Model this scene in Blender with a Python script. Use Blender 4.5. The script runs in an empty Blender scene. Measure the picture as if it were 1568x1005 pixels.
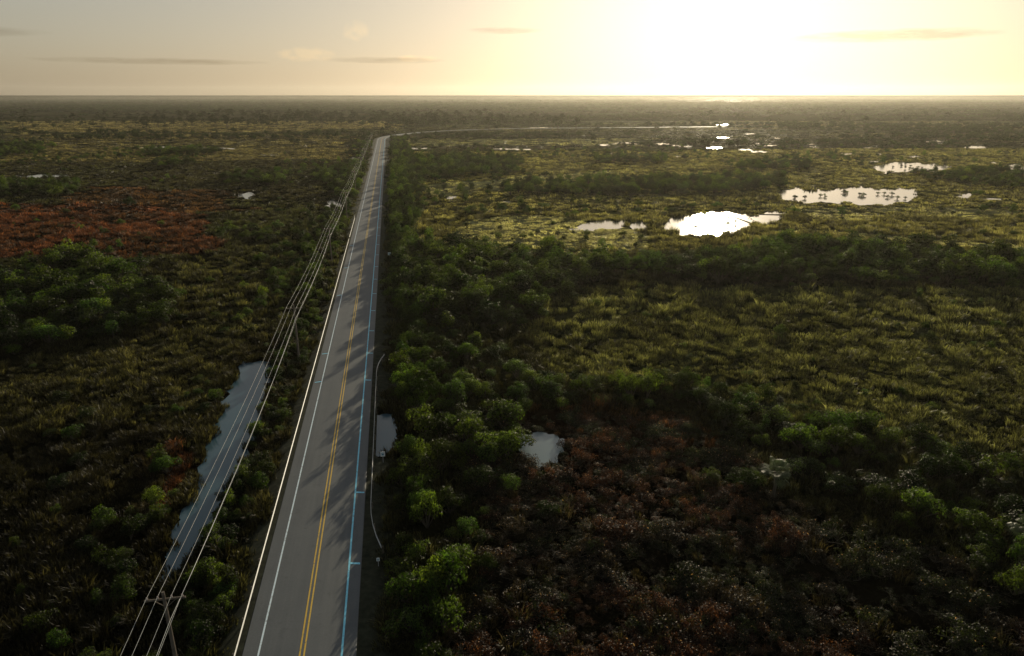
import bpy, bmesh, math, random
import numpy as np
from mathutils import Vector
random.seed(7); RNG=np.random.default_rng(11)
S=bpy.context.scene
S.view_settings.view_transform='Standard'; S.view_settings.look='None'; S.view_settings.exposure=0
# ---------------------------------------------------------------- camera
CAM_H=43.0; PITCH=math.radians(18.6); F=1060.0
cam_d=bpy.data.cameras.new('camera'); cam=bpy.data.objects.new('camera',cam_d); S.collection.objects.link(cam)
cam.location=(0,0,CAM_H); cam.rotation_euler=(math.radians(90)-PITCH,0,0)
cam_d.sensor_width=36; cam_d.lens=F/1568*36; cam_d.clip_end=200000; cam_d.clip_start=0.5
S.camera=cam
sp,cp=math.sin(PITCH),math.cos(PITCH)
def g(x,y):
    """image pixel -> metres on the ground plane"""
    r=(x-784)/F; u=(502.5-y)/F
    t=CAM_H/(sp-u*cp)
    return (t*r, t*(cp+u*sp))
def gp(l): return [g(*p) for p in l]
# ---------------------------------------------------------------- noise helpers
TAB=RNG.random((256,256))
def vn(x,y,seed=0):
    x=np.asarray(x,float)+seed*17.3; y=np.asarray(y,float)+seed*31.7
    xi=np.floor(x).astype(int); yi=np.floor(y).astype(int); fx=x-xi; fy=y-yi
    fx=fx*fx*(3-2*fx); fy=fy*fy*(3-2*fy)
    a=TAB[xi%256,yi%256]; b=TAB[(xi+1)%256,yi%256]; c=TAB[xi%256,(yi+1)%256]; d=TAB[(xi+1)%256,(yi+1)%256]
    return (a*(1-fx)+b*fx)*(1-fy)+(c*(1-fx)+d*fx)*fy
def fbm(x,y,seed=0,o=3):
    s=0;a=1;t=0
    for i in range(o):
        s=s+a*vn(x*2**i,y*2**i,seed+i*5); t+=a; a*=.5
    return s/t
def inpoly(X,Y,poly):
    r=np.zeros(X.shape,bool); n=len(poly); j=n-1
    for i in range(n):
        xi,yi=poly[i]; xj,yj=poly[j]
        if yi!=yj:
            c=((yi>Y)!=(yj>Y))&(X<(xj-xi)*(Y-yi)/(yj-yi)+xi)
            r^=c
        j=i
    return r
def warp(X,Y,seed=3):
    a2=6*np.clip(Y/160,.2,1.4); a3=22*np.clip((Y-150)/600,0,2.5)
    wx=(vn(X/6,Y/6,seed)-.5)*3+(vn(X/22,Y/22,seed+1)-.5)*2*a2+(vn(X/90,Y/90,seed+2)-.5)*2*a3
    wy=(vn(X/6,Y/6,seed+4)-.5)*3+(vn(X/22,Y/22,seed+5)-.5)*2*a2+(vn(X/90,Y/90,seed+6)-.5)*2*a3
    return X+wx,Y+wy
# ---------------------------------------------------------------- node helpers
def mat(name):
    m=bpy.data.materials.new(name); m.use_nodes=True; nt=m.node_tree; nt.nodes.clear()
    out=nt.nodes.new('ShaderNodeOutputMaterial'); return m,nt,out
def N(nt,t,**k):
    n=nt.nodes.new(t)
    for a,b in k.items(): setattr(n,a,b)
    return n
def L(nt,a,b): nt.links.new(a,b)
def mathn(nt,op,a,b=None,clamp=False):
    n=nt.nodes.new('ShaderNodeMath'); n.operation=op; n.use_clamp=clamp
    for i,v in enumerate((a,b)):
        if v is None: continue
        if isinstance(v,(int,float)): n.inputs[i].default_value=v
        else: nt.links.new(v,n.inputs[i])
    return n.outputs[0]
def mixc(nt,fac,a,b,blend='MIX'):
    n=nt.nodes.new('ShaderNodeMix'); n.data_type='RGBA'; n.blend_type=blend
    for i,v in ((0,fac),(6,a),(7,b)):
        if isinstance(v,(int,float)): n.inputs[i].default_value=v
        elif isinstance(v,tuple): n.inputs[i].default_value=(*v,1)
        else: nt.links.new(v,n.inputs[i])
    return n.outputs[2]
def noise(nt,scale,detail=4,vec=None,rough=.55):
    n=nt.nodes.new('ShaderNodeTexNoise'); n.inputs['Scale'].default_value=scale; n.inputs['Detail'].default_value=detail
    n.inputs['Roughness'].default_value=rough
    if vec is not None: nt.links.new(vec,n.inputs['Vector'])
    return n.outputs[0]
def ramp(nt,fac,p0,p1):
    n=nt.nodes.new('ShaderNodeMapRange'); n.inputs[1].default_value=p0; n.inputs[2].default_value=p1
    nt.links.new(fac,n.inputs[0]); return n.outputs[0]
def link(ob,parent=None):
    S.collection.objects.link(ob)
    if parent: ob.parent=parent
    return ob
def mesh_ob(name,verts,faces,m=None,parent=None,smooth=False):
    me=bpy.data.meshes.new(name); me.from_pydata([tuple(v) for v in verts],[],faces); me.update()
    if m: me.materials.append(m)
    if smooth: me.polygons.foreach_set('use_smooth',[True]*len(me.polygons))
    return link(bpy.data.objects.new(name,me),parent)
# ---------------------------------------------------------------- materials
def foliage_mat(name,spec=.35,trans=.42,speck=0.0,tm=(2.1,2.2,.7)):
    m,nt,out=mat(name)
    ta=N(nt,'ShaderNodeAttribute',attribute_type='INSTANCER',attribute_name='tint')
    lv=N(nt,'ShaderNodeAttribute',attribute_type='GEOMETRY',attribute_name='lv')
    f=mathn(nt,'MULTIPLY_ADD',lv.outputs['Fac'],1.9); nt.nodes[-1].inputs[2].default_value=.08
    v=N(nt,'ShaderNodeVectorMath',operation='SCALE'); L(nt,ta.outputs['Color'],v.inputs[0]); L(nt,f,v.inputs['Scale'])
    col=v.outputs[0]
    if speck>0:
        k=mathn(nt,'GREATER_THAN',lv.outputs['Fac'],1-speck)
        col=mixc(nt,k,col,(.34,.24,.13))
    p=N(nt,'ShaderNodeBsdfPrincipled'); L(nt,col,p.inputs['Base Color']); p.inputs['Roughness'].default_value=.5
    p.inputs['Specular IOR Level'].default_value=spec
    t=N(nt,'ShaderNodeBsdfTranslucent'); L(nt,mixc(nt,1.0,col,tm,'MULTIPLY'),t.inputs[0])
    mx=N(nt,'ShaderNodeMixShader'); mx.inputs[0].default_value=trans
    L(nt,p.outputs[0],mx.inputs[1]); L(nt,t.outputs[0],mx.inputs[2]); L(nt,mx.outputs[0],out.inputs[0])
    return m
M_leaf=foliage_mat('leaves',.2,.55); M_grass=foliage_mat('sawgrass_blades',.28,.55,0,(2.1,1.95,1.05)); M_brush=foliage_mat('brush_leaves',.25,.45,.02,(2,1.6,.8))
def simple(name,col,rough=.6,metal=0,nscale=0,namt=.3,spec=.5):
    m,nt,out=mat(name); p=N(nt,'ShaderNodeBsdfPrincipled'); p.inputs['Roughness'].default_value=rough
    p.inputs['Metallic'].default_value=metal; p.inputs['Specular IOR Level'].default_value=spec
    if nscale:
        tc=N(nt,'ShaderNodeTexCoord'); n=noise(nt,nscale,5,tc.outputs['Object'])
        f=ramp(nt,n,.3,.7)
        L(nt,mixc(nt,f,tuple(c*(1-namt) for c in col),tuple(c*(1+namt) for c in col)),p.inputs['Base Color'])
    else: p.inputs['Base Color'].default_value=(*col,1)
    L(nt,p.outputs[0],out.inputs[0]); return m
M_bark=simple('bark',(.06,.048,.035),.9,0,6)
M_wood=simple('weathered_pole_wood',(.12,.1,.08),.85,0,3,.3,.2)
M_steel=simple('galvanised_steel',(.4,.41,.42),.6,.35,2,.15,.3)
M_wire=simple('aluminium_wire',(.46,.48,.46),.65,0,0,0,.3)
M_signw=simple('sign_sheeting',(.75,.78,.78),.4,0,1,.05)
M_signb=simple('sign_legend',(.03,.2,.3),.4)
M_ceram=simple('insulator_porcelain',(.35,.3,.28),.3)
# asphalt
m,nt,out=mat('asphalt'); M_asph=m
tc=N(nt,'ShaderNodeTexCoord'); o=tc.outputs['Object']
n1=noise(nt,.25,6,o); n2=noise(nt,9,3,o); n4=noise(nt,.9,5,o,.7)
mp=N(nt,'ShaderNodeMapping')
rot=N(nt,'ShaderNodeVectorRotate'); rot.inputs['Angle'].default_value=math.radians(-9.6); L(nt,o,rot.inputs['Vector']); L(nt,rot.outputs[0],mp.inputs[0]); mp.inputs['Scale'].default_value=(1.6,.03,1)
n3=noise(nt,1,3,mp.outputs[0])
c=mixc(nt,ramp(nt,n1,.3,.7),(.068,.078,.088),(.095,.106,.115))
c=mixc(nt,mathn(nt,'MULTIPLY',ramp(nt,n3,.35,.7),.6),c,(.12,.128,.132)); 
c=mixc(nt,mathn(nt,'MULTIPLY',ramp(nt,n2,.3,.8),.5),c,(.052,.058,.065))
c=mixc(nt,mathn(nt,'MULTIPLY',ramp(nt,n4,.58,.7),.5),c,(.048,.054,.06))
p=N(nt,'ShaderNodeBsdfPrincipled'); L(nt,c,p.inputs['Base Color']); p.inputs['Roughness'].default_value=.66; p.inputs['Specular IOR Level'].default_value=.4
b=N(nt,'ShaderNodeBump'); b.inputs['Strength'].default_value=.3; b.inputs['Distance'].default_value=.02; L(nt,n2,b.inputs['Height']); L(nt,b.outputs[0],p.inputs['Normal'])
L(nt,p.outputs[0],out.inputs[0])
def paint(name,col):
    m,nt,out=mat(name); tc=N(nt,'ShaderNodeTexCoord'); n=noise(nt,3,6,tc.outputs['Object'],.7)
    p=N(nt,'ShaderNodeBsdfPrincipled'); L(nt,mixc(nt,ramp(nt,n,.54,.72),col,(.09,.09,.09)),p.inputs['Base Color']); p.inputs['Roughness'].default_value=.6
    L(nt,p.outputs[0],out.inputs[0]); return m
M_white=paint('white_road_paint',(.66,.78,.84)); M_yel=paint('yellow_road_paint',(.66,.42,.04)); M_skytint=paint('sky_tinted_road_paint',(.2,.62,.82))  # pale blue is skylight's cast on white paint, put into the colour
# water
def water(name,base,rough,ior):
    m,nt,out=mat(name)
    tc=N(nt,'ShaderNodeTexCoord'); n=noise(nt,.9,4,tc.outputs['Object'])
    p=N(nt,'ShaderNodeBsdfPrincipled'); p.inputs['Base Color'].default_value=(*base,1); p.inputs['Roughness'].default_value=rough; p.inputs['IOR'].default_value=ior
    b=N(nt,'ShaderNodeBump'); b.inputs['Strength'].default_value=.12; b.inputs['Distance'].default_value=.05; L(nt,n,b.inputs['Height']); L(nt,b.outputs[0],p.inputs['Normal'])
    L(nt,p.outputs[0],out.inputs[0]); return m
M_water=water('still_water',(.06,.065,.055),.13,1.8); M_canal=water('sky_tinted_canal_water',(.045,.09,.115),.04,1.45); M_pool=water('sky_tinted_pool_water',(.17,.22,.235),.05,1.45)  # lightened base colours stand in for reflected sky
# ground
m,nt,out=mat('marsh_ground'); M_ground=m
tc=N(nt,'ShaderNodeTexCoord'); o=tc.outputs['Object']
at=N(nt,'ShaderNodeAttribute',attribute_type='GEOMETRY',attribute_name='landcover')
nA=noise(nt,.012,6,o,.65); nB=noise(nt,.08,6,o,.65); nC=noise(nt,1.2,5,o,.6)
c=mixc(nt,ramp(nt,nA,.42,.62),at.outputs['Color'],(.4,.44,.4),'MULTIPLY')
c=mixc(nt,ramp(nt,nB,.5,.68),c,(.5,.5,.47),'MULTIPLY')
c=mixc(nt,ramp(nt,nC,.45,.75),c,(1.4,1.4,1.1),'MULTIPLY')
p=N(nt,'ShaderNodeBsdfDiffuse'); L(nt,c,p.inputs['Color']); p.inputs['Roughness'].default_value=.8
b=N(nt,'ShaderNodeBump'); b.inputs['Strength'].default_value=.9; b.inputs['Distance'].default_value=1.0
L(nt,mathn(nt,'ADD',nB,mathn(nt,'MULTIPLY',nC,.35)),b.inputs['Height']); L(nt,b.outputs[0],p.inputs['Normal'])
L(nt,p.outputs[0],out.inputs[0])
M_verge=simple('gravel_and_mown_grass',(.024,.027,.017),.95,0,1.5,.5,.1)
# ---------------------------------------------------------------- road path
P0=np.array([-16.9,44.6]); HD=math.radians(-9.6)
D=np.array([math.sin(HD),math.cos(HD)]); NR=np.array([D[1],-D[0]])
S_ARC=690; R=220
def path(s):
    if s<=S_ARC: return P0+D*s, HD
    th=HD+(s-S_ARC)/R; th2=min(th,math.radians(80))
    A=P0+D*S_ARC
    q=A+R*np.array([math.cos(HD)-math.cos(th2), math.sin(th2)-math.sin(HD)])
    if th>th2: q=q+np.array([math.sin(th2),math.cos(th2)])*(th-th2)*R
    return q,th2
def offp(s,o):
    q,h=path(s); return q+o*np.array([math.cos(h),-math.sin(h)])
ARC=np.array([path(s)[0] for s in range(600,1400,8)])
def lateral(X,Y):
    l=(X-P0[0])*NR[0]+(Y-P0[1])*NR[1]
    far=Y>690
    if far.any():
        xf,yf=X[far],Y[far]; d=np.full(xf.shape,1e9)
        for a in ARC: d=np.minimum(d,(xf-a[0])**2+(yf-a[1])**2)
        l=l.copy(); l[far]=np.sqrt(d)
    return l
def profile(name,ss,prof,m,parent=None):
    v=[];f=[]
    for s in ss:
        pr=prof(s) if callable(prof) else prof; k=len(pr)
        for o_,z in pr:
            q=offp(s,o_); v.append((q[0],q[1],z))
    for i in range(len(ss)-1):
        for j in range(k-1):
            a=i*k+j; f.append((a,a+1,a+k+1,a+k))
    return mesh_ob(name,v,f,m,parent)
SS=list(range(-80,S_ARC,10))+list(range(S_ARC,1300,5))
SE=sorted(set(SS+[31,32,46,47]))
def emb(s):
    l=[(-10,-.3),(-5.6,.40),(-4.9,.44)]
    return l+([(4.6,.44),(5.2,.42),(5.25,-.3)] if 32<=s<=46 else [(4.6,.44),(5.6,.40),(10.5,-.3)])
profile('road_embankment',SE,emb,M_verge)
road=profile('road',SS,[(-4.75,.43),(-4.7,.47),(0,.52),(4.25,.47),(4.3,.43)],M_asph)
def zr(o_): return .52-(.05*abs(o_)/(4.7 if o_<0 else 4.25))
def stripe(name,o_,w,m,ss=SS): return profile(name,ss,[(o_-w/2,zr(o_-w/2)+.008),(o_+w/2,zr(o_+w/2)+.008)],m,road)
stripe('edge_line_left',-3.45,.15,M_white); stripe('edge_line_right',3.15,.17,M_skytint)
stripe('centre_line_1',-.17,.13,M_yel); stripe('centre_line_2',.17,.13,M_yel)
tv=[];tf=[]
def tick(Y,side=1):
    s=(Y-P0[1])/D[1]; a=3.25*side; b_=4.15*side
    if side<0: a=-3.55;b_=-4.5
    q=[offp(s,a),offp(s+.28,a),offp(s+.1,b_),offp(s-.18,b_)]
    k=len(tv)
    for i,pnt in enumerate(q):
        oo=a if i<2 else b_
        tv.append((pnt[0],pnt[1],zr(oo)+.012))
    tf.append((k,k+1,k+2,k+3))
for Y in [55,67.5,100,112,124,137,150,163,176,190,204,218,232,250,268,286]: tick(Y)
for Y in [100.5,113,150,176,204]: tick(Y,-1)
mesh_ob('shoulder_ticks',tv,tf,M_skytint,road)
# ---------------------------------------------------------------- guardrails
def box(v,f,c,sx,sy,sz,ang=0):
    k=len(v); ca,sa=math.cos(ang),math.sin(ang)
    for dz in (-1,1):
        for dx,dy in ((-1,-1),(1,-1),(1,1),(-1,1)):
            x=dx*sx/2;y=dy*sy/2
            v.append((c[0]+x*ca-y*sa,c[1]+x*sa+y*ca,c[2]+dz*sz/2))
    for q in ((0,3,2,1),(4,5,6,7),(0,1,5,4),(1,2,6,5),(2,3,7,6),(3,0,4,7)): f.append(tuple(k+i for i in q))
def guardrail(s0,s1,off,side,flare=0):
    root=bpy.data.objects.new('guardrail',None); link(root)
    v=[];f=[]; W=[(.0,.70),(.04,.67),(.04,.63),(0,.60),(0,.57),(.04,.54),(.04,.49),(0,.46)]
    ss=np.arange(s0,s1+.1,2.0)
    def o_(s):
        e=min(s-s0,s1-s); return off+side*(flare*max(0,1-e/8)**2)
    for s in ss:
        for dx,z in W:
            q=offp(s,o_(s)-side*dx); v.append((q[0],q[1],z+.4))
    k=len(W)
    for i in range(len(ss)-1):
        for j in range(k-1): a=i*k+j; f.append((a,a+1,a+k+1,a+k))
    r=mesh_ob('rail_beam',v,f,M_steel,root)
    md=r.modifiers.new('t','SOLIDIFY'); md.thickness=.012
    v=[];f=[]
    for s in ss[::2]:
        q=offp(s,o_(s)+side*.12); box(v,f,(q[0],q[1],.6),.12,.15,.98,-HD)
    mesh_ob('posts',v,f,M_wood,root)
    return root
guardrail(-40,215,-5.15,-1,.6); guardrail(12,66,5.0,1,1.2)
# ---------------------------------------------------------------- utility poles and wires
def tube(v,f,pts,rads,n=8):
    k0=len(v)
    for i,(p_,r_) in enumerate(zip(pts,rads)):
        p_=Vector(p_); a=Vector(pts[max(i-1,0)]); b_=Vector(pts[min(i+1,len(pts)-1)]); d=(b_-a).normalized()
        u=d.orthogonal().normalized() if abs(d.z)>.9 else d.cross(Vector((0,0,1))).normalized(); w=d.cross(u)
        for j in range(n):
            t=2*math.pi*j/n; q=p_+u*math.cos(t)*r_+w*math.sin(t)*r_; v.append(tuple(q))
    for i in range(len(pts)-1):
        for j in range(n):
            a=k0+i*n+j; b_=k0+i*n+(j+1)%n; f.append((a,b_,b_+n,a+n))
    f.append(tuple(k0+j for j in range(n))[::-1]); f.append(tuple(k0+(len(pts)-1)*n+j for j in range(n)))
POLE_O=-7.9; PH=10.6
pole_s=[-75,-4,66,138,210,282,354,426,498,570,642]
WO=[(-1.15,PH-.45),(-.45,PH-.45),(.45,PH-.45),(1.15,PH-.45),(.12,PH-2.4)]
for s in pole_s:
    root=bpy.data.objects.new('utility_pole',None); link(root); q,h=path(s); b0=offp(s,POLE_O)
    root.location=(b0[0],b0[1],0); root.rotation_euler=(0,0,-h)
    v=[];f=[]; tube(v,f,[(0,0,-.3),(0,0,5),(0,0,PH)],[.17,.145,.11],10); mesh_ob('pole',v,f,M_wood,root)
    v=[];f=[]; box(v,f,(0,.14,PH-.7),2.7,.11,.13); 
    tube(v,f,[(-.75,.14,PH-.75),(0,.13,PH-1.4)],[.03,.03],5); tube(v,f,[(.75,.14,PH-.75),(0,.13,PH-1.4)],[.03,.03],5)
    mesh_ob('crossarm',v,f,M_wood,root)
    v=[];f=[]
    for o_,z in WO[:4]: tube(v,f,[(o_,.14,PH-.64),(o_,.14,PH-.58),(o_,.14,PH-.5),(o_,.14,PH-.44)],[.05,.08,.05,.06],8)
    mesh_ob('insulators',v,f,M_ceram,root)
wires=bpy.data.objects.new('power_lines',None); link(wires)
for wi,(o_,z) in enumerate(WO):
    v=[];f=[];pts=[]
    for a,b_ in zip(pole_s[:-1],pole_s[1:]):
        for t in np.linspace(0,1,13)[:-1]:
            s=a+(b_-a)*t; q=offp(s,POLE_O+o_); sag=(.7 if wi<4 else 1.0)*4*t*(1-t); pts.append((q[0],q[1],z-sag))
    tube(v,f,pts,[.011 if wi<4 else .017]*len(pts),5); mesh_ob('wire_%d'%wi,v,f,M_wire,wires)
# ---------------------------------------------------------------- signs
def sign(o_,s,w,h,hh,rot=0,legend=True):
    root=bpy.data.objects.new('road_sign',None); link(root); q=offp(s,o_); root.location=(q[0],q[1],.1); root.rotation_euler=(0,0,-HD+rot)
    v=[];f=[]; box(v,f,(0,0,hh/2),.07,.07,hh); mesh_ob('post',v,f,M_steel,root)
    v=[];f=[]; box(v,f,(0,-.06,hh-h/2),w,.03,h); mesh_ob('panel',v,f,M_signw,root)
    v=[];f=[]; box(v,f,(0,-.085,hh-h*.28),w*.7,.012,h*.12); box(v,f,(0,-.085,hh-h*.6),w*.5,.012,h*.3); mesh_ob('legend',v,f,M_signb,root)
sign(6.2,30,.55,.65,1.7); sign(7.2,140,.8,.8,2.6); sign(5.9,10,.3,.35,1.2)
# ---------------------------------------------------------------- ponds
ponds=[]
def rough(pxpoly,amp,seed,sub=8):
    out=[];n=len(pxpoly)
    for i in range(n):
        a=pxpoly[i];b_=pxpoly[(i+1)%n]
        for k in range(sub):
            t=k/sub; x=a[0]+(b_[0]-a[0])*t; y=a[1]+(b_[1]-a[1])*t
            nx=float(vn(i*3+k*.9,seed*7.1,seed))-.5; ny=float(vn(i*3+k*.9,seed*3.3+9,seed+3))-.5
            out.append(g(x+nx*amp*2.2,y+ny*amp))
    return out
def pond(px,amp,name='pond',sub=8,m=None):
    seed=len(ponds)+1; w=rough(px,amp,seed,sub); ponds.append(w)
    z=.03 if w[0][1]<400 else .1
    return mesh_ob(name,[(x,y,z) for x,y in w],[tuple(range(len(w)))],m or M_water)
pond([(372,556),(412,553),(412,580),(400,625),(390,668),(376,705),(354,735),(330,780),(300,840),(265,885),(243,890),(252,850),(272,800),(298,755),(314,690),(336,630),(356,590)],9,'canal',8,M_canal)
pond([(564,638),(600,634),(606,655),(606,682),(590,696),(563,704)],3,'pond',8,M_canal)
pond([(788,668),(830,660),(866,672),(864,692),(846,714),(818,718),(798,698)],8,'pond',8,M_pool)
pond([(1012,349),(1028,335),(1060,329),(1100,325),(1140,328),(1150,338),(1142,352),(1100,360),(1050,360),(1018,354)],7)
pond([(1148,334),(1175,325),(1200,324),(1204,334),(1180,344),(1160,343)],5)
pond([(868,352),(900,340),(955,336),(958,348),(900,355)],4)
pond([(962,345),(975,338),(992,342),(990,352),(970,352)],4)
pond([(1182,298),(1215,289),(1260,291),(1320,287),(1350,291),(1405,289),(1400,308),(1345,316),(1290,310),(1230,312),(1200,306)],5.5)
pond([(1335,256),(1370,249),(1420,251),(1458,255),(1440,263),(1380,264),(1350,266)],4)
lst=[(1428,218,28,3),(1493,226,18,2.2),(1560,258,22,5),(1476,301,11,4),(1482,353,18,2),(640,228,20,1.2),(785,229,30,1.5),(1010,221,14,1.3),(1045,224,20,1.3),(1090,227,16,1.3),(1140,230,14,1.3),(1165,233,22,1.8),(960,220,26,1.5),(1040,240,8,1.3),(1110,191,14,.8),(828,196,20,.8),
    (70,270,45,2.4),(112,278,8,1.8),(260,227,58,1.5),(335,228,22,1.3),(378,299,13,4),(410,238,14,1.4),(512,313,13,8),(539,244,5,4),(553,230,4,3),(692,303,9,2.5),(775,310,7,1.8),(1400,240,16,1.2),(1250,225,18,1.2),(1520,305,18,1.6)]
rr=random.Random(12)
for i in range(16):
    y=rr.uniform(205,250); lst.append((rr.uniform(900,1560),y,rr.uniform(5,15),rr.uniform(.8,1.5)*(.5+(y-190)/60)))
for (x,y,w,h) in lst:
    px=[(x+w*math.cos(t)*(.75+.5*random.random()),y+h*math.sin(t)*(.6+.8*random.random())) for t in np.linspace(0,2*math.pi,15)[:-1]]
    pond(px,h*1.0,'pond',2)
BB=[(min(p[0] for p in w),max(p[0] for p in w),min(p[1] for p in w),max(p[1] for p in w)) for w in ponds]
def wet(X,Y,only=None):
    r=np.zeros(X.shape,bool)
    for i,(w,b_) in enumerate(zip(ponds,BB)):
        if only is not None and i not in only: continue
        k=(X>b_[0])&(X<b_[1])&(Y>b_[2])&(Y<b_[3])
        if k.any(): r[k]|=inpoly(X[k],Y[k],w)
    return r
# ---------------------------------------------------------------- land cover
PALE=(.38,.38,.2); TAN=(.17,.15,.08); OLIVE=(.032,.040,.015); RED=(.075,.027,.015); BROWN=(.024,.020,.011); YEL=(.078,.085,.036); YEL2=(.14,.138,.058)
brushzone=[(690,640),(1000,630),(1130,690),(1140,740),(1300,800),(1500,900),(1700,1050),(640,1050),(760,800)]
redzone=[(780,625),(1000,622),(1120,690),(1000,720),(860,700),(780,650)]
zones=[
 ([(610,235),(1700,225),(1700,400),(1200,375),(900,400),(600,375)],YEL2,.85),
 ([(690,345),(800,330),(985,345),(1010,362),(990,385),(850,378),(760,372),(690,362)],PALE,1.2),
 ([(630,370),(700,362),(900,385),(990,388),(1000,396),(800,388),(680,375)],PALE,1.1),
 ([(1200,352),(1568,372),(1700,380),(1700,388),(1568,384),(1300,365)],PALE,1.1),
 ([(620,285),(760,275),(960,262),(960,270),(800,282),(640,300)],PALE,.7),
 ([(1200,320),(1568,318),(1568,335),(1250,335)],PALE,.5),
 ([(620,214),(1000,212),(1000,224),(620,226)],PALE,.5),
 ([(0,172),(600,172),(620,196),(300,204),(0,202)],TAN,.9),
 ([(0,205),(560,205),(540,245),(0,250)],TAN,.45),
 ([(-100,312),(180,312),(330,335),(335,385),(200,400),(-100,400)],RED,.9),
 ([(100,290),(300,290),(380,320),(250,330),(100,318)],RED,.5),
 ([(850,440),(1700,440),(1700,700),(1400,680),(1100,600),(860,590),(820,500)],YEL,.9),
 (brushzone,BROWN,1),
 (redzone,RED,.5),
 ([(200,690),(270,680),(290,740),(260,800),(200,840),(180,760)],RED,.7),
 ([(-300,560),(250,530),(240,1050),(-300,1050)],(.018,.017,.009),.9),
 ([(-100,570),(250,520),(330,560),(300,640),(0,660)],(.055,.056,.025),.7),
 ([(260,400),(470,395),(380,540),(250,560)],(.048,.05,.021),.8),
]
zones=[(gp(p_),c_,a_) for p_,c_,a_ in zones]
def cover(X,Y):
    Wx,Wy=warp(X,Y)
    n=fbm(X/70,Y/70,2,4)[:,None]; n2=fbm(X/12,Y/12,9,3)[:,None]
    col=np.array(OLIVE)*(1-n)+np.array(BROWN)*n
    far=np.clip((Y-600)/500,0,1)[:,None]
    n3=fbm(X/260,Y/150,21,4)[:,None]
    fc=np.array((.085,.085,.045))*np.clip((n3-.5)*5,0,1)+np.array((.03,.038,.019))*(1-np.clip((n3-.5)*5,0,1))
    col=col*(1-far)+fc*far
    for p_,c_,a_ in zones:
        k=inpoly(Wx,Wy,p_); a=np.clip(a_*(.55+.9*n2[k]),0,1)
        col[k]=col[k]*(1-a)+np.array(c_)*a
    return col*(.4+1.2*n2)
# ground sheet
def axis(lo,hi,n,fine):
    t=np.linspace(math.asinh(lo/fine),math.asinh(hi/fine),n); return np.sinh(t)*fine
gx=axis(-70000,70000,420,90); gy=np.concatenate([-axis(10,70000,40,60)[::-1],axis(-9,90000,560,160)])
GX,GY=np.meshgrid(gx,gy); nx,ny=len(gx),len(gy)
co=np.zeros((nx*ny,3),np.float32); co[:,0]=GX.ravel(); co[:,1]=GY.ravel()
a=(np.arange(ny-1)[:,None]*nx+np.arange(nx-1)[None,:]).ravel()
fc=np.stack([a,a+1,a+nx+1,a+nx],1).astype(np.int32)
me=bpy.data.meshes.new('ground'); me.vertices.add(len(co)); me.vertices.foreach_set('co',co.ravel())
me.loops.add(fc.size); me.loops.foreach_set('vertex_index',fc.ravel()); me.polygons.add(len(fc)); me.polygons.foreach_set('loop_start',np.arange(len(fc),dtype=np.int32)*4)
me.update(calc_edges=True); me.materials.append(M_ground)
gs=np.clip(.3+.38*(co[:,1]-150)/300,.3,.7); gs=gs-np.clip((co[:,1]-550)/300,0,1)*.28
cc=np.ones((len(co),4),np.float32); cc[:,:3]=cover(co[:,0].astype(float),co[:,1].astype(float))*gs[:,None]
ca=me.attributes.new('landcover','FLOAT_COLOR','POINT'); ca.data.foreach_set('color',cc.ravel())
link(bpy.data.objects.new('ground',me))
# ---------------------------------------------------------------- plant meshes
def plant_mesh(name,verts,faces,lv,m,mi=None,mats=()):
    me=bpy.data.meshes.new(name); me.from_pydata(verts,[],faces); me.update()
    for q in (m,)+tuple(mats): me.materials.append(q)
    if mi is not None: me.polygons.foreach_set('material_index',mi)
    at=me.attributes.new('lv','FLOAT','POINT'); at.data.foreach_set('value',lv)
    return bpy.data.objects.new(name,me)
def leaf(v,f,lv,c,n,size,r,val):
    n=n.normalized(); u=n.orthogonal().normalized(); w=n.cross(u); a=r.uniform(0,6.28)
    u2=u*math.cos(a)+w*math.sin(a); w2=n.cross(u2); k=len(v)
    l=size*r.uniform(.7,1.3); b_=l*.55
    for q in (c-u2*l,c-w2*b_+n*l*.15,c+u2*l,c+w2*b_+n*l*.15): v.append(tuple(q)); lv.append(val)
    f.append((k,k+1,k+2,k+3))
def rv(r):
    while True:
        q=Vector((r.uniform(-1,1),r.uniform(-1,1),r.uniform(-1,1)))
        if .05<q.length<1: return q
def bush(name,seed,lobes=9,leaves=1300,size=.048,h=1.05,mt=None,spread=.62):
    r=random.Random(seed); v=[];f=[];lv=[]
    Ls=[]
    for i in range(lobes):
        a=r.uniform(0,6.28); d=r.uniform(0,spread)**.8; rad=r.uniform(.17,.4)*(1.15-d*.45)
        z=max(rad*.6,(h*(1-.55*d*d)-rad)*r.uniform(.55,1.15))
        Ls.append((Vector((math.cos(a)*d,math.sin(a)*d,z)),rad,r.uniform(.7,1.15)))
    tot=sum(x[1]**2 for x in Ls)
    for c,rad,b_ in Ls:
        for i in range(int(leaves*rad*rad/tot)):
            d=rv(r).normalized()
            if d.z<-.45: d.z*=-1
            rr_=rad*(r.uniform(.68,1.18)); p_=c+Vector((d.x*rr_,d.y*rr_,d.z*rr_*.85))
            if p_.z<0.01: continue
            # leaf tone gets lighter towards the top of the crown
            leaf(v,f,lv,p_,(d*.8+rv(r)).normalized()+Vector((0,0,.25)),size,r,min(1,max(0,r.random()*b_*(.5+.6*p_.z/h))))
    nleaf=len(f)
    for c,rad,b_ in Ls: tube(v,f,[(0,0,-.02),tuple(c*.5+Vector((0,0,.02))),tuple(c)],[.03,.02,.008],5)
    lv+= [.3]*(len(v)-len(lv))
    return plant_mesh(name,v,f,lv,mt or M_leaf,[0]*nleaf+[1]*(len(f)-nleaf),(M_bark,))
BUSH=[bush('mangrove_a',1),bush('mangrove_b',2,12),bush('mangrove_c',3,8,1100),bush('mangrove_d',4,14,1500,.045,1.15,None,.7),bush('mangrove_e',5,6,950,.05,1.3,None,.5)]
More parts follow.
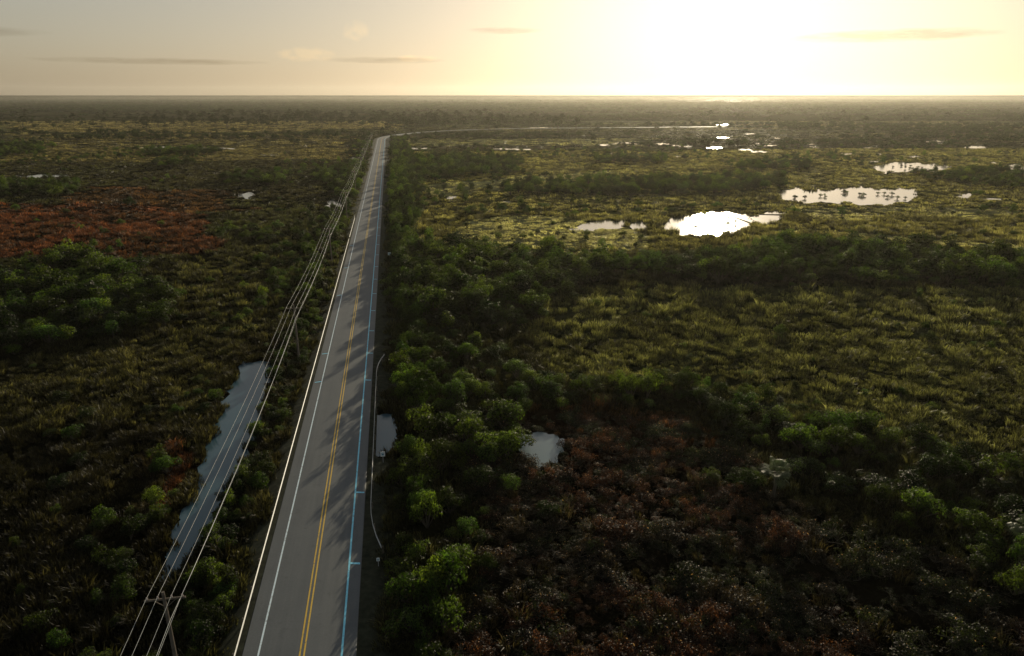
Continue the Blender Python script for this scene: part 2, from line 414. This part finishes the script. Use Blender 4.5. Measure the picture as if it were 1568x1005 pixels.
LOWB=[bush('clump_a',41,9,420,.09),bush('clump_b',42,12,460,.09),bush('clump_c',43,7,380,.09)]
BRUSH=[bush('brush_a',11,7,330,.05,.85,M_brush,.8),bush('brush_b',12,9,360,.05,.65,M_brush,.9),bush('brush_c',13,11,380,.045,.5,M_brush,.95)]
def tuft(name,seed,n=70,R_=.8,h=1.0,w=.028):
    r=random.Random(seed); v=[];f=[];lv=[]
    for i in range(n):
        a=r.uniform(0,6.28); d=R_*math.sqrt(r.random())*.8; b0=Vector((math.cos(a)*d,math.sin(a)*d,0))
        hh=h*r.uniform(.5,1.1)*(1.1-.5*d/R_); ln=Vector((math.cos(a)+r.uniform(-.8,.8),math.sin(a)+r.uniform(-.8,.8),0))*hh*r.uniform(.15,.55)
        t=r.uniform(0,3.14); s=Vector((math.cos(t),math.sin(t),0))*w*r.uniform(.7,1.4); val=r.random(); k=len(v)
        m_=b0+ln*.35+Vector((0,0,hh*.65)); e=b0+ln+Vector((0,0,hh*r.uniform(.75,1.0)))
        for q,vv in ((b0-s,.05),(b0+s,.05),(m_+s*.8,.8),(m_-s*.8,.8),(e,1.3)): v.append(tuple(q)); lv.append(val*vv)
        f.append((k,k+1,k+2,k+3)); f.append((k+3,k+2,k+4))
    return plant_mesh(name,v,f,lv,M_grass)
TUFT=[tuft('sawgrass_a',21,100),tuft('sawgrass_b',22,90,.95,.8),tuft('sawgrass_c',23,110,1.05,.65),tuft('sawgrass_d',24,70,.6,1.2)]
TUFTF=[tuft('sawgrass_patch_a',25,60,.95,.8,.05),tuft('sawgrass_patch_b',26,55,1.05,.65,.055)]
def pine(name,seed):
    r=random.Random(seed); v=[];f=[];lv=[]
    cl=[]
    for i in range(9):
        z=r.uniform(.55,1.0); a=r.uniform(0,6.28); d=(1.15-z)*.5*r.uniform(.3,1.1); cl.append((Vector((math.cos(a)*d,math.sin(a)*d,z)),r.uniform(.07,.16)))
    for c,rad in cl:
        for i in range(70):
            d=rv(r); p_=c+Vector((d.x*rad*1.3,d.y*rad*1.3,d.z*rad*.55)); leaf(v,f,lv,p_,rv(r),.03,r,r.random()*.7)
    nl=len(f)
    tube(v,f,[(0,0,-.01),(.01,0,.5),(0,.01,.95)],[.018,.012,.005],6)
    for c,rad in cl: tube(v,f,[(0,0,c.z-.08),tuple(c)],[.006,.003],4)
    lv+=[.3]*(len(v)-len(lv))
    return plant_mesh(name,v,f,lv,M_leaf,[0]*nl+[1]*(len(f)-nl),(M_bark,))
PINE=[pine('pine_a',31),pine('pine_b',32),pine('pine_c',33),pine('pine_d',34)]
# ---------------------------------------------------------------- scattering
def scatter(name,X,Y,scale,tint,variants,zoff=0.0):
    n=len(X); me=bpy.data.meshes.new(name); me.vertices.add(n)
    co=np.zeros((n,3),np.float32); co[:,0]=X; co[:,1]=Y; co[:,2]=zoff; me.vertices.foreach_set('co',co.ravel())
    def at(nm,ty,data,key): q=me.attributes.new(nm,ty,'POINT'); q.data.foreach_set(key,data)
    at('sc','FLOAT_VECTOR',np.asarray(scale,np.float32).ravel(),'vector')
    at('rz','FLOAT',RNG.uniform(0,6.28,n).astype(np.float32),'value')
    at('vi','INT',RNG.integers(0,len(variants),n).astype(np.int32),'value')
    c4=np.ones((n,4),np.float32); c4[:,:3]=tint; at('tint','FLOAT_COLOR',c4.ravel(),'color')
    ob=link(bpy.data.objects.new(name,me))
    nt=bpy.data.node_groups.new(name+'_nodes','GeometryNodeTree')
    nt.interface.new_socket('Geometry',in_out='INPUT',socket_type='NodeSocketGeometry'); nt.interface.new_socket('Geometry',in_out='OUTPUT',socket_type='NodeSocketGeometry')
    gi=nt.nodes.new('NodeGroupInput'); go=nt.nodes.new('NodeGroupOutput'); ip=nt.nodes.new('GeometryNodeInstanceOnPoints'); jn=nt.nodes.new('GeometryNodeJoinGeometry')
    for o_ in variants:
        oi=nt.nodes.new('GeometryNodeObjectInfo'); oi.inputs['Object'].default_value=o_; gt=nt.nodes.new('GeometryNodeGeometryToInstance')
        nt.links.new(oi.outputs['Geometry'],gt.inputs[0]); nt.links.new(gt.outputs[0],jn.inputs[0])
    def na(nm,ty):
        q=nt.nodes.new('GeometryNodeInputNamedAttribute'); q.data_type=ty; q.inputs[0].default_value=nm; return q.outputs[0]
    cx=nt.nodes.new('ShaderNodeCombineXYZ'); nt.links.new(na('rz','FLOAT'),cx.inputs[2])
    er=nt.nodes.new('FunctionNodeEulerToRotation'); nt.links.new(cx.outputs[0],er.inputs[0])
    nt.links.new(gi.outputs[0],ip.inputs['Points']); nt.links.new(jn.outputs[0],ip.inputs['Instance']); ip.inputs['Pick Instance'].default_value=True
    nt.links.new(na('vi','INT'),ip.inputs['Instance Index']); nt.links.new(er.outputs[0],ip.inputs['Rotation']); nt.links.new(na('sc','FLOAT_VECTOR'),ip.inputs['Scale'])
    nt.links.new(ip.outputs[0],go.inputs[0])
    md=ob.modifiers.new('scatter','NODES'); md.node_group=nt
    print(name,n); return ob
def grid(y0,y1,cell,k=.80,pad=18,jit=.5):
    ys=np.arange(y0,y1,cell); X=[];Y=[]
    for y in ys:
        w=k*y+pad; xs=np.arange(-w,w,cell); X.append(xs); Y.append(np.full(xs.shape,y))
    X=np.concatenate(X);Y=np.concatenate(Y)
    X=X+RNG.uniform(-jit,jit,X.shape)*cell; Y=Y+RNG.uniform(-jit,jit,X.shape)*cell
    return X,Y
GREEN=np.array((.016,.032,.007))
thick=[ # polygon, spacing, size lo, hi, keep
 ([(0,425),(90,405),(200,410),(262,450),(255,500),(150,525),(0,550),(-150,560),(-150,420)],3.4,1.8,4.6,1),
 ([(600,388),(700,378),(850,390),(980,400),(985,425),(900,430),(850,470),(840,500),(760,510),(690,510),(600,490)],3.3,1.7,4.6,.97),
 ([(980,400),(1130,390),(1180,380),(1300,378),(1568,402),(1800,410),(1800,450),(1568,448),(1400,440),(1200,435),(1000,430)],3.3,1.9,4.8,.97),
 ([(600,500),(700,510),(800,550),(820,590),(700,605),(600,590)],3.0,1.3,3.2,.85),
 ([(600,605),(760,595),(1000,585),(1100,595),(1095,625),(900,632),(700,648),(600,640)],2.6,1.2,2.9,.9),
 ([(612,655),(690,645),(785,655),(785,720),(740,755),(620,745)],2.8,1.5,3.6,.95),
 ([(610,780),(700,770),(760,830),(740,900),(700,1030),(610,1050)],2.8,1.3,2.8,.8),
 ([(1040,600),(1200,615),(1400,680),(1568,730),(1750,780),(1750,880),(1568,845),(1400,805),(1250,740),(1100,665)],2.6,.9,2.9,.85),
 ([(1065,735),(1160,728),(1165,760),(1080,765)],2.0,1.2,2.2,1),
 ([(700,700),(790,712),(780,760),(720,765)],2.6,1.3,2.4,.8),
 ([(1480,830),(1568,850),(1750,880),(1750,960),(1500,900)],2.8,1.4,2.6,.8),
 ([(605,245),(700,240),(790,245),(780,270),(660,280),(605,290)],5,2.5,4.5,.9),
 ([(770,288),(900,278),(1190,270),(1210,290),(1100,300),(900,302),(790,298)],4.5,2.2,4.4,.95),
 ([(1400,267),(1568,260),(1800,260),(1800,305),(1568,292),(1500,285),(1410,275)],5,2.2,4.2,.85),
 ([(880,240),(1000,238),(1010,250),(890,250)],6,2.5,4.5,.8),
 ([(1100,252),(1240,247),(1250,262),(1120,264)],6,2.5,4.5,.85),
 ([(330,272),(440,268),(440,285),(340,288)],5,2.5,4,.85),
 ([(235,231),(340,229),(340,238),(240,240)],6,2.5,4.5,.9),
 ([(-50,285),(130,282),(130,300),(-50,305)],5,2.5,4,.85),
 ([(340,352),(480,345),(500,370),(400,380),(340,372)],4,1.5,3,.7),
 ([(470,262),(548,258),(530,310),(480,295)],4.5,2.2,4,.85),
 ([(240,249),(285,248),(285,256),(240,258)],6,2.5,4.5,.9),
 ([(-50,222),(60,222),(80,238),(-50,240)],7,2.5,4.5,.9),
 ([(590,255),(645,300),(650,340),(620,400),(595,420),(585,380)],3.6,1.8,3.2,.85),
 ([(420,380),(520,370),(500,420),(440,470),(400,520),(380,500)],3.6,1.5,2.8,.7),
 ([(700,325),(735,322),(740,333),(705,336)],3.5,1.5,2.5,.9),
]
bX=[];bY=[];bS=[];bZ=[]
def addb(X,Y,lo,hi,keep,zs=1.0):
    k=RNG.random(X.shape)<keep; X=X[k];Y=Y[k]
    s=lo+(hi-lo)*RNG.random(X.shape)**1.5
    bX.append(X);bY.append(Y);bS.append(s);bZ.append(s*zs*RNG.uniform(.75,1.35,X.shape))
for poly,sp_,lo,hi,keep in thick:
    w=gp(poly); x0=min(p[0] for p in w);x1=max(p[0] for p in w);y0=min(p[1] for p in w);y1=max(p[1] for p in w); m_=8+.05*y1
    xs,ys=np.meshgrid(np.arange(x0-m_,x1+m_,sp_),np.arange(y0-m_,y1+m_,sp_)); X=xs.ravel()+RNG.uniform(-.5,.5,xs.size)*sp_; Y=ys.ravel()+RNG.uniform(-.5,.5,xs.size)*sp_
    Wx,Wy=warp(X,Y,40); Wx=X+(Wx-X)*.6; Wy=Y+(Wy-Y)*.6
    k=inpoly(Wx,Wy,w); addb(X[k],Y[k],lo,hi,keep)
def strip(s0,s1,o0,o1,n,lo,hi,thr=.0,seed=60,zs=1.0):
    s=RNG.uniform(s0,s1,n); o_=RNG.uniform(o0,o1,n); k=vn(s/7,o_/7,seed)>thr; s=s[k];o_=o_[k]
    X=P0[0]+D[0]*s+NR[0]*o_; Y=P0[1]+D[1]*s+NR[1]*o_; addb(X,Y,lo,hi,1,zs)
strip(-15,110,-11.5,-7.0,190,.9,1.9,.2); strip(110,420,-17,-7.5,420,1.3,2.6,.3); strip(420,660,-24,-8,160,1.8,3.2,.35)
strip(-10,34,8,12,34,1.7,2.6,.35,61,1.5); strip(34,110,8.6,13,80,1.6,2.7,.38,62,1.6); strip(110,420,7.8,16,460,1.5,3.0,.3,63,1.5); strip(420,690,8.5,25,260,1.8,3.4,.3,64,1.2)
strip(-25,70,-23,-16,90,.8,1.9,.35,66); strip(-30,2,-16,-11,30,1,1.8,.2,67)
X,Y=grid(40,260,5); n_=fbm(X/28,Y/28,70,3); k=(n_>.53)&(RNG.random(X.shape)<.42); addb(X[k],Y[k],.5,2.0,1)
X,Y=grid(260,620,8); n_=fbm(X/90,Y/50,71,4); k=((n_>.62)&(RNG.random(X.shape)<.7))|(RNG.random(X.shape)<.015); addb(X[k],Y[k],1.5,3.2,1)
isl=gp([(1215,303),(1262,301),(1318,300),(1352,300),(1375,303),(1290,297),(1068,345),(1120,341),(1400,257),(1375,257)])
for x,y in isl:
    k=3; bX.append(x+RNG.normal(0,2.5,k)); bY.append(y+RNG.normal(0,4,k)); s=RNG.uniform(.8,1.6,k); bS.append(-s); bZ.append(s)
bX=np.concatenate(bX);bY=np.concatenate(bY);bS=np.concatenate(bS);bZ=np.concatenate(bZ)
il=bS<0; bS=np.abs(bS)
lat=lateral(bX,bY); k=(np.abs(lat)>5.0+bS*.75)&~wet(bX,bY)&~wet(bX,bY+bS*.8)
for q in (3,6,9): k&=~wet(bX,bY+q,(1,2))
k&=~wet(bX-2,bY+2,(1,2))
k|=il
bX,bY,bS,bZ=bX[k],bY[k],bS[k],bZ[k]
n=len(bX); v_=(.3+1.5*RNG.random(n)**1.6)[:,None]; hue=RNG.random((n,1))
v_=v_*(.6+.8*fbm(bX/14,bY/14,33,2))[:,None]
tint=GREEN*v_+np.array((.021,.019,.002))*hue*v_
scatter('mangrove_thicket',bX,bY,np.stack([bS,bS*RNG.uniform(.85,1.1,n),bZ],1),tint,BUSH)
# distant woods
X1,Y1=grid(620,1500,13,.82); n1=fbm(X1/240,Y1/95,80,4)
k=((n1>.53)&(RNG.random(X1.shape)<.8))|(RNG.random(X1.shape)<.03); X1=X1[k];Y1=Y1[k]; s1=RNG.uniform(2.5,6.5,len(X1))
X2,Y2=grid(1500,4200,34,.85); n2=fbm(X2/600,Y2/260,85,4); k=((n2>.44)&(RNG.random(X2.shape)<.9))|(RNG.random(X2.shape)<.06); X2=X2[k];Y2=Y2[k]; s2=RNG.uniform(7,20,len(X2))
X3,Y3=grid(4200,14000,150,.9); n3=fbm(X3/1800,Y3/900,88,3); k=(n3>.42)&(RNG.random(X3.shape)<.8); X3=X3[k];Y3=Y3[k]; s3=RNG.uniform(45,85,len(X3))
dX=np.concatenate([X1,X2,X3]);dY=np.concatenate([Y1,Y2,Y3]);dS=np.concatenate([s1,s2,s3]);dZ=np.concatenate([s1*.95,RNG.uniform(4,8,len(s2)),RNG.uniform(6,12,len(s3))])
k=~wet(dX,dY)&(np.abs(lateral(dX,dY))>9+dS)
mea=gp([(0,174),(560,174),(600,196),(300,203),(-60,203)]); k&=~(inpoly(dX,dY,mea)&(RNG.random(dX.shape)<.85))
dX,dY,dS,dZ=dX[k],dY[k],dS[k],dZ[k]; n=len(dX)
scatter('distant_tree_line',dX,dY,np.stack([dS,dS,dZ],1),np.array((.015,.023,.009))*(.6+.8*RNG.random((n,1))),LOWB)
# pines
X,Y=grid(760,1500,19,.8); pm=gp([(200,170),(640,172),(760,182),(900,196),(620,204),(560,196),(200,202)]); Wx,Wy=warp(X,Y,90)
k=(inpoly(Wx,Wy,pm)&(RNG.random(X.shape)<.4)&(fbm(X/120,Y/120,95,2)>.45))|((X<0)&(RNG.random(X.shape)<.03))|(RNG.random(X.shape)<.012)
k&=~wet(X,Y)&(np.abs(lateral(X,Y))>12); X,Y=X[k],Y[k]; n=len(X); s=RNG.uniform(8,18,n)
scatter('pine_trees',X,Y,np.stack([s*1.2,s*1.2,s],1),np.array((.010,.014,.006))*(.6+.8*RNG.random((n,1))),PINE)
# marsh grass
def grass(name,bands,variants,split=False):
    gX=[];gY=[];gS=[]
    for y0,y1,c_,s0,s1,lo,gain in bands:
        X,Y=grid(y0,y1,c_); k=~wet(X,Y)&(np.abs(lateral(X,Y))>6.3+ (0 if y0<600 else 5)); X,Y=X[k],Y[k]
        d=fbm(X/4,Y/4,50,2); k=RNG.random(X.shape)<np.clip((d-.3)*gain,lo,1); X,Y=X[k],Y[k]
        gX.append(X);gY.append(Y);gS.append(RNG.uniform(s0,s1,len(X))*(.45+1.1*vn(X/3.5,Y/3.5,51)))
    gX=np.concatenate(gX);gY=np.concatenate(gY);gS=np.concatenate(gS); n=len(gX)
    c0=cover(gX,gY); col=c0*(.35+1.3*RNG.random((n,1)))
    hz=np.where(gY>600,.22,np.where(gY>260,.55,1.1)); hz=np.where((c0[:,2]>.095)&(c0[:,0]>.2),hz*.35,hz)
    sc=np.stack([gS,gS,gS*RNG.uniform(.7,1.25,n)*hz],1)
    if not split:
        scatter(name,gX,gY,sc,col,variants); return
    Wx,Wy=warp(gX,gY); br=inpoly(Wx,Wy,gp(brushzone))&(RNG.random(n)<.88); k=~br
    scatter(name,gX[k],gY[k],sc[k],col[k],variants)
    nb=br.sum(); rn=fbm(gX[br]/9,gY[br]/9,77,3); rz=inpoly(Wx[br],Wy[br],gp(redzone))
    bt=np.where((rz|(rn>.6))[:,None],np.array((.04,.019,.01)),np.array((.02,.017,.009))); gr=((rn<.46)|(RNG.random(nb)<.2))[:,None]; bt=np.where(gr,np.array((.014,.022,.006)),bt)
    bt=bt*(.3+1.2*RNG.random((nb,1)))
    scatter('brown_marsh_brush',gX[br],gY[br],(np.stack([gS,gS,gS*RNG.uniform(.7,1.5,n)],1)*1.15)[br],bt,BRUSH)
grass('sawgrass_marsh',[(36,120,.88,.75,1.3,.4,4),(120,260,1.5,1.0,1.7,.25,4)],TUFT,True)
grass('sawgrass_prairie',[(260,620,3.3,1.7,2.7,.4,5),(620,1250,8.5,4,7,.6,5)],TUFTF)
# verge grass
s=RNG.uniform(-30,420,3200); o_=np.where(RNG.random(3200)<.5,RNG.uniform(-9,-5.5,3200),RNG.uniform(5.6,9.5,3200))
k=~((s>30)&(s<48)&(o_>0)); s=s[k];o_=o_[k]; nq=len(s)
X=P0[0]+D[0]*s+NR[0]*o_; Y=P0[1]+D[1]*s+NR[1]*o_; q=RNG.uniform(.3,.6,nq)
scatter('verge_grass',X,Y,np.stack([q,q,q*.6],1),np.array((.022,.028,.010))*(.5+RNG.random((nq,1))),TUFTF,.15)
# ---------------------------------------------------------------- palms
M_palm,nt,out=mat('palm_fronds')
p=N(nt,'ShaderNodeBsdfPrincipled'); p.inputs['Base Color'].default_value=(.06,.08,.04,1); p.inputs['Roughness'].default_value=.5; p.inputs['Specular IOR Level'].default_value=.3
t=N(nt,'ShaderNodeBsdfTranslucent'); t.inputs[0].default_value=(.08,.11,.04,1); mx=N(nt,'ShaderNodeMixShader'); mx.inputs[0].default_value=.35
L(nt,p.outputs[0],mx.inputs[1]); L(nt,t.outputs[0],mx.inputs[2]); L(nt,mx.outputs[0],out.inputs[0])
def palm(px,h,R_,seed):
    r=random.Random(seed); x,y=g(*px); root=bpy.data.objects.new('palm_tree',None); link(root); root.location=(x,y,0)
    v=[];f=[]; tube(v,f,[(0,0,-.1),(.08,.05,h*.5),(.05,0,h)],[.2,.16,.17],10); mesh_ob('trunk',v,f,M_bark,root,True)
    v=[];f=[]
    for i in range(46):
        a=r.uniform(0,6.28); e=math.asin(r.uniform(-.55,1)); d=Vector((math.cos(a)*math.cos(e),math.sin(a)*math.cos(e),math.sin(e)+.001)); side=d.cross(Vector((0,0,1))).normalized(); up=side.cross(d)
        roll=r.uniform(-.7,.7); side=side*math.cos(roll)+up*math.sin(roll); up=side.cross(d)
        base=Vector((.05,0,h)); hub=base+d*R_*r.uniform(.4,.6)
        k=len(v)
        for q in (base-side*.02,base+side*.02,hub+side*.015,hub-side*.015): v.append(tuple(q))
        f.append((k,k+1,k+2,k+3))
        for j in range(15):
            t_=(j-7)/7*1.75; dd=(d*math.cos(t_)+side*math.sin(t_)).normalized(); ln=R_*.45*(1-.15*abs(t_)); sd=dd.cross(up).normalized()*.035
            mid=hub+dd*ln*.6+up*.02; tip=hub+dd*ln-Vector((0,0,ln*.35)); k=len(v)
            for q in (hub,mid+sd,tip,mid-sd): v.append(tuple(q))
            f.append((k,k+1,k+2,k+3))
    mesh_ob('fronds',v,f,M_palm,root)
palm((1183,766),3.6,2.0,1); palm((1562,850),3.0,1.8,2)
# ---------------------------------------------------------------- sun + sky
AZ=math.radians(16.2); EL=math.radians(9.9)
sd=Vector((math.sin(AZ)*math.cos(EL),math.cos(AZ)*math.cos(EL),math.sin(EL)))
sl=bpy.data.lights.new('sun','SUN'); sl.energy=5.0; sl.angle=math.radians(.53); sl.color=(1,.86,.6)
so=bpy.data.objects.new('sun',sl); link(so); so.rotation_euler=sd.to_track_quat('Z','Y').to_euler(); so.location=(0,0,80)
W=bpy.data.worlds.new('World'); S.world=W; W.use_nodes=True; nt=W.node_tree; nt.nodes.clear()
out=N(nt,'ShaderNodeOutputWorld'); bg=N(nt,'ShaderNodeBackground'); bg.inputs[1].default_value=.145
sky=N(nt,'ShaderNodeTexSky',sky_type='NISHITA'); sky.sun_disc=False; sky.sun_elevation=EL; sky.sun_rotation=AZ; sky.dust_density=2.0; sky.air_density=1.0; sky.ozone_density=1.5; sky.altitude=0
hs=N(nt,'ShaderNodeHueSaturation'); hs.inputs['Saturation'].default_value=.85; L(nt,sky.outputs[0],hs.inputs['Color'])
gm=N(nt,'ShaderNodeGamma'); gm.inputs[1].default_value=.53; L(nt,hs.outputs[0],gm.inputs[0])
gm_out=mixc(nt,1.0,gm.outputs[0],(1.33,1.24,1.12),'MULTIPLY')
tc=N(nt,'ShaderNodeTexCoord'); sx=N(nt,'ShaderNodeSeparateXYZ'); L(nt,tc.outputs['Generated'],sx.inputs[0])
az=mathn(nt,'ARCTAN2',sx.outputs[0],sx.outputs[1]); el=sx.outputs[2]
cv=N(nt,'ShaderNodeCombineXYZ'); L(nt,mathn(nt,'MULTIPLY',az,22),cv.inputs[0]); L(nt,mathn(nt,'MULTIPLY',el,160),cv.inputs[1]); nz=noise(nt,1.0,6,cv.outputs[0],.65)
cv2=N(nt,'ShaderNodeCombineXYZ'); L(nt,mathn(nt,'MULTIPLY',az,60),cv2.inputs[0]); L(nt,mathn(nt,'MULTIPLY',el,90),cv2.inputs[1]); nz2=noise(nt,1.0,5,cv2.outputs[0],.6)
def blob(a0,e0,wa,we,nn,lo,hi):
    q1=mathn(nt,'POWER',mathn(nt,'ABSOLUTE',mathn(nt,'DIVIDE',mathn(nt,'SUBTRACT',az,a0),wa)),2)
    q2=mathn(nt,'POWER',mathn(nt,'ABSOLUTE',mathn(nt,'DIVIDE',mathn(nt,'SUBTRACT',el,e0),we)),2)
    e=mathn(nt,'SUBTRACT',1.25,mathn(nt,'ADD',q1,q2)); e=mathn(nt,'MAXIMUM',e,0)
    q=mathn(nt,'MULTIPLY',e,nn); return ramp(nt,q,lo,hi)
dark=[blob(.468,.067,.13,.0085,nz,.2,.6),blob(-.45,.039,.15,.0045,nz,.2,.7),blob(-.17,.044,.09,.005,nz,.2,.7),blob(-.01,.081,.06,.005,nz,.25,.8),blob(-.62,.066,.08,.006,nz,.2,.8)]
lite=[blob(-.27,.05,.05,.012,nz2,.3,.6),blob(-.205,.079,.022,.016,nz2,.3,.65),blob(-.13,.046,.04,.006,nz2,.3,.7)]
dsum=dark[0]
for q in dark[1:]: dsum=mathn(nt,'MAXIMUM',dsum,q)
lsum=lite[0]
for q in lite[1:]: lsum=mathn(nt,'MAXIMUM',lsum,q)
c=mixc(nt,mathn(nt,'MULTIPLY',dsum,.6),gm_out,(.58,.54,.48),'MULTIPLY')
c=mixc(nt,mathn(nt,'MULTIPLY',lsum,.8),c,(1.2,1.13,1.02),'MULTIPLY')
L(nt,c,bg.inputs[0]); L(nt,bg.outputs[0],out.inputs[0])
# ---------------------------------------------------------------- thin morning haze
m,nt,out=mat('morning_haze'); vs=N(nt,'ShaderNodeVolumeScatter'); vs.inputs['Color'].default_value=(1,.95,.8,1); vs.inputs['Density'].default_value=.00004; vs.inputs['Anisotropy'].default_value=.6
L(nt,vs.outputs[0],out.inputs['Volume'])
v=[];f=[]; box(v,f,(0,3000,59),9000,9000,122); mesh_ob('morning_haze',v,f,m)
